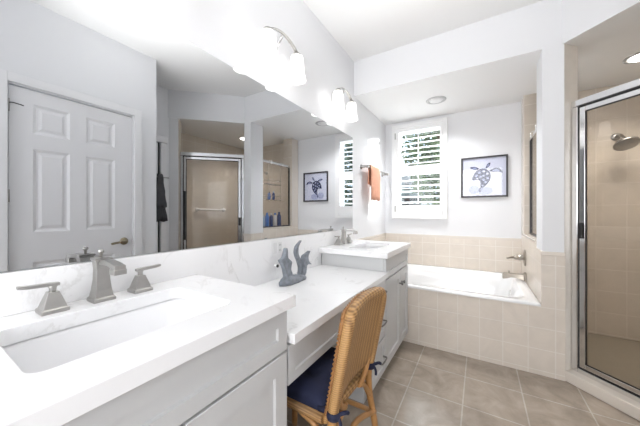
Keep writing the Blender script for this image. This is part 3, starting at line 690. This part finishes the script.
# ------------------------------------------------------------------ bathtub and fittings
t = thing('bathtub', (0.75, 3.0, 0.1), 'white built-in bathtub in the tiled alcove', 'bathtub')
bm = nb()
X0, X1, Y0, Y1, ZR = 0.010, XA - 0.010, YT - 0.022, YB - 0.010, 0.525
seq = [rrect(X0, X1, Y0, Y1, 0.506, 0.01), rrect(X0, X1, Y0, Y1, ZR - .006, 0.01), rrect(X0 + .006, X1 - .006, Y0 + .006, Y1 - .006, ZR, 0.01),
       rrect(X0 + .055, X1 - .075, Y0 + .075, Y1 - .075, ZR, 0.13), rrect(X0 + .065, X1 - .085, Y0 + .085, Y1 - .085, ZR - .012, 0.13),
       rrect(X0 + .11, X1 - .12, Y0 + .12, Y1 - .12, 0.33, 0.15), rrect(X0 + .17, X1 - .15, Y0 + .16, Y1 - .16, 0.17, 0.16), rrect(X0 + .26, X1 - .22, Y0 + .23, Y1 - .23, 0.13, 0.15)]
loft(bm, seq, cap0=False, cap1=True, smooth=True)
o = obj('tub_shell', bm, 'tub', t); em = o.modifiers.new('edges', 'EDGE_SPLIT'); em.split_angle = math.radians(50)
bm = nb(); lathe(bm, [(0.0, 0.008), (0.032, 0.007), (0.036, 0)], (1.385 - .02, 3.2, 0.39), (-1, 0, 0.12), 20); obj('overflow_cover', bm, 'chrome', t)
t = thing('tub_spout', (XA - .008, 3.20, 0.56), 'satin nickel tub spout on tile below the mixer handle', 'spout')
bm = nb(); xw = XA - 0.0085
def sqx(x, hy, z0, z1, cy=3.20): return [(x, cy - hy, z0), (x, cy + hy, z0), (x, cy + hy, z1), (x, cy - hy, z1)]
loft(bm, [sqx(xw, .036, .528, .608), sqx(xw - .012, .036, .528, .608), sqx(xw - .022, .026, .535, .592), sqx(xw - .09, .019, .552, .588), sqx(xw - .12, .020, .552, .590), sqx(xw - .15, .022, .540, .592), sqx(xw - .185, .022, .532, .590), sqx(xw - .19, .018, .535, .585)])
obj('spout_body', bm, 'nickel_tub', t, bevel=0.003)
bm = nb(); lathe(bm, [(0.006, 0), (0.006, 0.012), (0.009, 0.016), (0.009, 0.022), (0.0, 0.024)], (xw - .135, 3.20, .591), seg=12); obj('diverter_knob', bm, 'nickel_tub', t)
t = thing('tub_valve', (XA - .008, 3.26, 0.74), 'satin nickel lever tub valve on tile above the spout', 'faucet handle')
bm = nb(); lathe(bm, [(0.082, 0), (0.080, 0.006), (0.055, 0.012), (0.030, 0.016), (0.028, 0.05), (0.022, 0.06)], (xw, 3.27, .742), (-1, 0, 0), 24); obj('escutcheon', bm, 'nickel_tub', t)
bm = nb(); lathe(bm, [(0.020, 0.055), (0.024, 0.06), (0.022, 0.085), (0.010, 0.095), (0.0, 0.096)], (xw, 3.27, .742), (-1, 0, 0), 18)
tube(bm, spline([(xw - .075, 3.27, .742), (xw - .11, 3.25, .742), (xw - .15, 3.22, .735)], 4), [0.012] * 5 + [0.009] * 4, 10); obj('lever', bm, 'nickel_tub', t)

# ------------------------------------------------------------------ recessed downlights
def downlight(x, y, label, lit):
    t = thing('recessed_downlight', (x, y, HS), label, 'downlight')
    bm = nb(); lathe(bm, [(0.100, -0.0005), (0.098, -0.006), (0.082, -0.009), (0.070, -0.004), (0.070, -0.0005)], (x, y, HS), seg=32, caps=False); obj('trim_ring', bm, 'ring', t)
    bm = nb(); lathe(bm, [(0.069, -0.001), (0.06, -0.012), (0.03, -0.017), (0.0, -0.018)], (x, y, HS), seg=28, caps=False); obj('lamp_lens', bm, lit, t)
downlight(0.71, 3.03, 'round white recessed downlight in the soffit over the tub', 'lens_off')
downlight(2.17, 3.0, 'lit recessed downlight in the shower ceiling', 'bulb')

# ------------------------------------------------------------------ shower door (local frame: x along the door, y into the shower)
SD = thing('shower_door', (PC.x, PC.y, 0.0725), 'chrome framed hinged glass shower door on the angled opening', 'shower door', rz=math.radians(-45))
y0, y1 = 0.062, 0.098
def lbox(*a):
    bm = nb(); box(bm, *a); return bm
ZH = 1.862
bm = nb()
for (a, b, c, d) in ((0.004, 0.040, 0.0, ZH), (0.772, 0.806, 0.0, ZH), (0.040, 0.772, 0.0, 0.032)): box(bm, a, b, y0, y1 + .01, c, d)
box(bm, 0.0055, 0.8055, y0 - .008, y1 + .014, ZH, ZH + .045)
obj('outer_frame', bm, 'chrome', SD, local=True, bevel=0.004)
bm = nb()
for (a, b, c, d) in ((0.050, 0.082, 0.045, ZH - .012), (0.735, 0.764, 0.045, ZH - .012), (0.082, 0.735, 0.045, 0.075), (0.082, 0.735, ZH - .045, ZH - .012)): box(bm, a, b, y0 + .002, y1 - .004, c, d)
obj('door_frame', bm, 'chrome', SD, local=True, bevel=0.003)
bm = nb()
for (a, b, c, d) in ((0.0405, 0.0495, 0.033, ZH - .001), (0.7645, 0.7715, 0.033, ZH - .001), (0.0495, 0.7645, 0.033, 0.0445), (0.0495, 0.7645, ZH - .0115, ZH - .001)): box(bm, a, b, y0 + .012, y1 - .008, c, d)
for (a, b, c, d) in ((0.0825, 0.088, 0.0755, ZH - .0455), (0.729, 0.7345, 0.0755, ZH - .0455), (0.088, 0.729, 0.0755, 0.081), (0.088, 0.729, ZH - .051, ZH - .0455)): box(bm, a, b, y0 + .006, y0 + .012, c, d)
obj('seal_gasket', bm, 'black', SD, local=True, label='black rubber gasket line')
obj('glass_panel', lbox(0.0835, 0.7335, y0 + .014, y0 + .018, 0.0765, ZH - .047), 'sglass', SD, local=True)
bm = nb(); box(bm, 0.052, 0.078, y0 - .022, y0 + .0015, 0.94, 1.05); obj('door_handle', bm, 'black', SD, local=True, bevel=0.004, label='dark pull handle')
bm = nb(); box(bm, 0.737, 0.762, y0 - .010, y0 + .0015, 0.76, 1.40); obj('dark_strip', bm, 'black', SD, local=True, bevel=0.002, label='long dark strip on the door frame')  # long black strip down the far side of the frame

# fixed glass between tub and shower
t = thing('fixed_glass_panel', (1.55, 3.05, 0.9725), 'fixed glass panel in slim metal frame between tub and shower', 'glass panel')
bm = nb(); z0, z1 = 0.9725, 1.912
for (a, b, c, d) in ((2.722, 2.738, z0, z1), (3.362, 3.378, z0, z1), (2.738, 3.362, z0, z0 + .016)): box(bm, 1.540, 1.562, a, b, c, d)
obj('side_frame', bm, 'frame', t)
bm = nb(); box(bm, 1.536, 1.566, 2.722, 3.378, z1, z1 + .035); obj('top_rail', bm, 'chrome', t, bevel=0.003)
bm = nb(); box(bm, 1.549, 1.553, 2.7385, 3.3615, z0 + .0165, z1 - .0005); obj('glass_pane', bm, 'sglass', t)

# shower fittings
t = thing('shower_sprayer', (2.20, YB, 1.88), 'wide nickel shower head on an arm behind the glass door', 'shower head')
bm = nb(); lathe(bm, [(0.035, 0.0005), (0.033, 0.008), (0.014, 0.014)], (2.20, YB, 1.90), (0, -1, 0), 20); obj('wall_flange', bm, 'nickel', t)
bm = nb(); tube(bm, spline([(2.20, YB - .012, 1.90), (2.20, YB - .07, 1.905), (2.20, YB - .13, 1.88), (2.20, YB - .165, 1.843)], 5), 0.011, 10)
lathe(bm, [(0.016, -.02), (0.02, 0.0), (0.016, 0.02)], (2.20, YB - .17, 1.838), (0, -.6, -.8), 14); obj('shower_arm', bm, 'nickel', t)
bm = nb(); lathe(bm, [(0.018, 0.0), (0.03, 0.012), (0.065, 0.022), (0.082, 0.030), (0.082, 0.042), (0.075, 0.046), (0.0, 0.047)], (2.20, YB - .18, 1.822), (0.1, -.5, -.86), 28); obj('spray_head', bm, 'nickel', t)
t = thing('grab_bar', (2.73, 2.78, 1.235), 'pale grab bar on the tiled shower wall, seen in mirror', 'grab bar')
bm = nb(); tube(bm, spline([(2.729, 2.53, 1.235), (2.685, 2.535, 1.235), (2.672, 2.56, 1.235), (2.672, 2.78, 1.235), (2.672, 3.0, 1.235), (2.685, 3.025, 1.235), (2.729, 3.03, 1.235)], 4), 0.014, 10); obj('bar', bm, 'plate', t)
for y in (2.53, 3.03):
    bm = nb(); lathe(bm, [(0.035, 0.0005), (0.033, 0.008), (0.015, 0.010)], (2.73, y, 1.235), (-1, 0, 0), 18); obj('wall_flange', bm, 'plate', t)
# wire caddy hanging on the fixed glass
t = thing('shower_caddy', (1.62, 3.06, 1.4), 'chrome wire caddy hooked over the fixed shower glass', 'shower caddy')
bm = nb()
for y in (2.93, 3.19):
    tube(bm, spline([(1.528, y, 1.90), (1.528, y, 1.958), (1.575, y, 1.958), (1.580, y, 1.90), (1.580, y, 1.35)], 4), 0.004, 6)
obj('hanger_wire', bm, 'chrome', t)
for z in (1.38, 1.62):
    bm = nb()
    for zz in (z, z + .06):
        lp = [(1.585, 2.89, zz), (1.695, 2.89, zz), (1.695, 3.23, zz), (1.585, 3.23, zz), (1.585, 2.89, zz)]; tube(bm, lp, 0.0035, 6)
    for k in range(9): tube(bm, [(1.585, 2.89 + .34 * k / 8, z), (1.695, 2.89 + .34 * k / 8, z)], 0.0025, 6)
    for k in range(6): tube(bm, [(1.695, 2.89 + .34 * k / 5, z), (1.695, 2.89 + .34 * k / 5, z + .06)], 0.0025, 6)
    obj('basket_shelf', bm, 'chrome', t)
def bottle(x, y, z, r, h, mat, cap, label, kind=0, group='bottles in the shower'):
    t = thing('shampoo_bottle', (x, y, z), label, 'bottle', group)
    bm = nb()
    pr = [(r * .92, 0), (r, .006), (r, h * .70), (r * .85, h * .80), (r * .42, h * .84), (r * .42, h * .88)]
    loops = [[(rr * math.cos(2 * math.pi * k / 20) * 0.75, rr * math.sin(2 * math.pi * k / 20), hh) for k in range(20)] for rr, hh in pr]
    loft(bm, loops, smooth=True); obj('bottle_body', bm, mat, t, local=True)
    bm = nb(); lathe(bm, [(r * .46, h * .86), (r * .46, h * .97), (r * .40, h), (0, h)], (0, 0, 0), seg=14); obj('cap', bm, cap, t, local=True)
zb = 0.9725
bottle(1.63, 2.86, zb, .030, .19, 'bottle_sky', 'bottle_white', 'pale blue bottle at the mirror-left end of the shower ledge')
bottle(1.63, 2.945, zb, .034, .215, 'bottle_blue', 'bottle_blue', 'taller bright blue bottle standing on the shower ledge')
bottle(1.63, 3.035, zb, .032, .205, 'bottle_navy', 'bottle_white', 'navy bottle with white cap on the shower ledge')
bottle(1.63, 3.125, zb, .032, .21, 'bottle_white', 'bottle_blue', 'white bottle with blue cap on the shower ledge')
bottle(1.63, 3.22, zb, .036, .225, 'bottle_navy', 'bottle_navy', 'all navy bottle at the mirror-right end of the shower ledge')
bottle(1.64, 3.0, 1.3845, .024, .12, 'bottle_blue', 'bottle_navy', 'small blue bottle with navy cap in the wire caddy', group='bottles in the wire caddy')
bottle(1.64, 3.10, 1.3845, .024, .13, 'bottle_navy', 'bottle_sky', 'small navy bottle with pale cap in the wire caddy', group='bottles in the wire caddy')

# ------------------------------------------------------------------ rattan chair
CH = thing('rattan_chair', (0.5, 1.02, 0), 'woven rattan chair with navy cushion pulled up to the make-up counter', 'chair')
YN, YF = 0.815, 1.19          # near and far sides
def bx(z): return 0.645 + 0.075 * (z - 0.45) / 0.40      # rake of the back, outer surface
# back panel: rounded-top outline extruded through its thickness, raked
def outline(ins=0.0, n=10):
    ya, yb, zb_, zt_ = YN + ins, YF - ins, 0.49 + ins, 0.855 - ins
    pts = [(ya, zb_), (yb, zb_)]
    mid = (ya + yb) / 2; hw = (yb - ya) / 2; zs = zt_ - 0.045
    pts.append((yb, zs - 0.03))
    for k in range(0, 17):
        a = math.pi * k / 16; c = math.cos(a); s__ = math.sin(a)
        yy = mid + hw * (abs(c) ** 0.55) * (1 if c >= 0 else -1); zz = zs + 0.045 * (s__ ** 0.75)
        pts.append((yy, zz))
    pts.append((ya, zs - 0.03))
    return pts
def curve_out(y): return -0.025 * (1 - ((y - (YN + YF) / 2) / ((YF - YN) / 2)) ** 2)   # slight wrap
OL = outline(0.010)
def ybx(y, z, off): return (bx(z) + 0.012 + curve_out(y) + off, y, z)
bm = nb()
# dense grid so the woven face curves
NY, NZ = 14, 14
def grid_y(f, z, OLn=None):
    mid = (YN + YF) / 2; hw = (YF - YN) / 2 - 0.010
    zs = 0.80; top = 0.845
    if z <= zs: w_ = hw
    else: w_ = hw * max(0.0, (1 - ((z - zs) / (top - zs)) ** 1.8)) ** 0.55
    return mid + (f * 2 - 1) * max(w_, 0.002)
zs_ = [0.50 + 0.30 * k / 10 for k in range(11)] + [0.812, 0.823, 0.832, 0.839, 0.8435]
loops = []
for z in zs_:
    fr_ = [ybx(grid_y(k / NY, z), z, 0.014) for k in range(NY + 1)]
    bk_ = [ybx(grid_y(k / NY, z), z, -0.014) for k in range(NY, -1, -1)]
    loops.append(fr_ + bk_)
loft(bm, loops, smooth=True)
obj('woven_back', bm, 'rattan', CH)
# rim roll around the back
rim = [(YN + .008, 0.47), (YN + .004, 0.56), (YN + .002, 0.68), (YN + .003, 0.78), (YN + .014, 0.816), (YN + .05, 0.836), ((YN + YF) / 2, 0.846), (YF - .05, 0.838), (YF - .014, 0.819), (YF - .003, 0.78), (YF - .002, 0.68), (YF - .004, 0.56), (YF - .008, 0.47)]
rp = spline([ybx(y, z, 0) for y, z in rim], 6)
bm = nb(); tube(bm, rp, 0.021, 12); obj('rim_roll', bm, 'rattan', CH)
bm = nb()
for ph in (0, math.pi):
    pp = []
    q = spline([ybx(y, z, -0.022) for y, z in rim], 40)
    for i, p in enumerate(q):
        a = i * 0.55 + ph; pp.append(p + Vector((0.0035 * math.cos(a), 0.003 * math.sin(a), 0.003 * math.sin(a))) + Vector((0, -0.012 if p.y < 1.0 else 0.012, 0.008 if p.z > 0.82 else 0)) )
    tube(bm, pp, 0.0042, 6)
obj('braided_trim', bm, 'cord', CH, label='dark braided cord along the rim')
# seat frame and cushion
ZS = 0.44
def pole(name, pts, r=0.014, n=5): 
    bm = nb(); tube(bm, spline(pts, n), r, 10); return obj(name, bm, 'pole', CH)
bm = nb(); fr = [(0.22, YN + .02, ZS), (0.62, YN + .01, ZS), (0.64, YF - .01, ZS), (0.22, YF - .02, ZS)]
for i in range(4): tube(bm, [fr[i], fr[(i + 1) % 4]], 0.019, 10)
obj('seat_frame', bm, 'rattan', CH)
bm = nb(); box(bm, 0.225, 0.62, YN + .02, YF - .02, ZS - .006, ZS + .012); obj('seat_deck', bm, 'rattan', CH)
bm = nb(); NX_, NYc = 22, 22; top = []; bot = []
def cush(u, v):
    e_ = min(1.0, (1 - abs(2 * u - 1) ** 6)) * min(1.0, (1 - abs(2 * v - 1) ** 6)); h = 0.055 * max(e_, 0) ** 0.5
    for (a, b) in ((.3, .3), (.7, .3), (.3, .7), (.7, .7), (.5, .5)): h -= 0.016 * math.exp(-((u - a) ** 2 + (v - b) ** 2) / 0.004)
    return h
for i in range(NX_ + 1):
    rt = []; rb = []
    for j in range(NYc + 1):
        u, v = i / NX_, j / NYc; x = 0.205 + 0.425 * u; y = YN - .002 + (YF - YN + .004) * v
        h = cush(u, v); rt.append(bm.verts.new((x, y, ZS + 0.030 + h))); rb.append(bm.verts.new((x, y, ZS + 0.030 - 0.012 * (h > 0.001))))
    top.append(rt); bot.append(rb)
for i in range(NX_):
    for j in range(NYc):
        bm.faces.new((top[i][j], top[i + 1][j], top[i + 1][j + 1], top[i][j + 1])); bm.faces.new((bot[i][j], bot[i][j + 1], bot[i + 1][j + 1], bot[i + 1][j]))
bmesh.ops.remove_doubles(bm, verts=bm.verts, dist=1e-4)
for side in ():
    pass
cu = obj('seat_cushion', bm, 'navy', CH, smooth=True, label='tufted navy seat cushion')
for y in (YN + .008, YF - .008):
    bm = nb(); lathe(bm, [(0.024, -0.014), (0.026, 0.0), (0.024, 0.014)], (bx(0.475) + .012, y, 0.475), (0, 0, 1), 14)
    tube(bm, spline([(bx(.475) + .03, y, .478), (bx(.475) + .05, y + .012, .486), (bx(.475) + .055, y + .03, .476)], 4), 0.007, 8)
    tube(bm, spline([(bx(.475) + .03, y, .475), (bx(.475) + .046, y - .012, .463), (bx(.475) + .05, y - .02, .445)], 4), 0.006, 8)
    tube(bm, [(bx(.475), y, .475), (0.60, y, .473)], 0.010, 8)
    obj('cushion_tie', bm, 'navy2', cu, label='knotted navy fabric tie')
# legs
for y, sg in ((YN + .006, -1), (YF - .006, 1)):
    pole('rear_leg', [ybx(y, 0.56, 0), (bx(.45) + .012, y, .45), (0.655, y + sg * .010, 0.34), (0.672, y + sg * .03, 0.20), (0.69, y + sg * .055, 0.0)], 0.0155)
    pole('front_leg', [(0.235, y - sg * .012, ZS), (0.228, y - sg * .008, 0.22), (0.215, y + sg * .005, 0.0)], 0.0165)
    pole('side_stretcher', [(0.665, y + sg * .022, 0.24), (0.45, y + sg * .008, 0.245), (0.228, y - sg * .006, 0.24)], 0.011)
    pole('corner_brace', [(0.52, y, ZS - .01), (0.60, y + sg * .004, 0.40), (0.645, y + sg * .012, 0.33), (0.66, y + sg * .022, 0.27)], 0.010)
    pole('corner_brace', [(0.34, y - sg * .01, ZS - .01), (0.26, y - sg * .01, 0.40), (0.235, y - sg * .009, 0.33)], 0.010)
    pole('back_brace', [(bx(.60), y - sg * .0, 0.58), (0.662, y - sg * .06, 0.47), (0.655, y - sg * .11, 0.43)], 0.011)
    pole('back_brace', [(0.655, y - sg * .12, ZS), (0.655, y - sg * .05, 0.40), (0.660, y + sg * .010, 0.32)], 0.010)
pole('rear_stretcher', [(0.675, YN - .02, 0.24), (0.655, 1.01, 0.30), (0.675, YF + .02, 0.24)], 0.012)

# ------------------------------------------------------------------ outdoors beyond the window
bm = nb(); box(bm, -14, 14, 3.9, 30, -0.3, -0.15)
tag(obj('lawn', bm, 'lawn'), 'dry grass yard outside the window', 'lawn', kind='structure')
def tree(x, y, h, r, leaf, label, seed):
    rnd = random.Random(seed)
    t = thing('garden_tree', (x, y, -0.15), label, 'tree', 'trees outside the window')
    bm = nb(); tube(bm, spline([(0, 0, 0), (0.05, 0.02, h * .3), (-0.03, 0, h * .6), (0.02, 0, h * .85)], 4), [0.09] * 4 + [0.07] * 4 + [0.05] * 5, 8)
    for k in range(6):
        a = rnd.uniform(0, 6.28); z = h * rnd.uniform(.3, .6); tube(bm, spline([(0, 0, z), (math.cos(a) * r * .4, math.sin(a) * r * .4, z + .4), (math.cos(a) * r * .8, math.sin(a) * r * .8, z + .6)], 3), 0.025, 6)
    obj('trunk', bm, 'bark', t, local=True)
    bm = nb()
    for k in range(3200):
        while True:
            p = Vector((rnd.uniform(-1, 1), rnd.uniform(-1, 1), rnd.uniform(-1, 1)))
            if 0.25 < p.length < 1: break
        p = Vector((p.x * r, p.y * r, h * .68 + p.z * h * .38)); d = Vector((rnd.gauss(0, 1), rnd.gauss(0, 1), rnd.gauss(0, 1))).normalized(); s__ = d.orthogonal().normalized(); L = rnd.uniform(.07, .13)
        vs = [bm.verts.new(p + q) for q in (-d * L, s__ * L * .4, d * L, -s__ * L * .4)]
        bm.faces.new(vs)
    obj('foliage', bm, leaf, t, local=True)
tree(-1.9, 6.6, 4.3, 1.0, 'leaf', 'dark leafy tree outside, toward the left of the window', 3)
tree(0.3, 7.4, 4.6, 1.0, 'leaf2', 'olive green tree outside, behind the window centre', 5)
tree(2.55, 8.6, 4.4, 1.05, 'leaf', 'leafy tree outside on the right, seen only in the mirrored window', 12)
tree(-3.6, 11.0, 5.0, 1.8, 'leaf', 'more distant dark tree outside the window', 9)
t = thing('neighbour_house', (-2.0, 15, -0.15), 'pale stucco house beyond the trees outside the window', 'house')
bm = nb(); box(bm, -9, 5, 15, 21, -0.15, 2.5); obj('house_wall', bm, 'stucco', t)
bm = nb(); extrude_poly(bm, [(-9.5, 14.5, 2.5), (5.5, 14.5, 2.5), (3.5, 17.5, 4.0), (-7.5, 17.5, 4.0)], (0, 0.0, 0.12)); obj('house_roof', bm, 'roof', t)
for x in (-6.0, -3.0, 0.5):
    bm = nb(); box(bm, x, x + 1.4, 14.94, 15.01, 0.9, 2.0); obj('house_window', bm, 'frame', t)
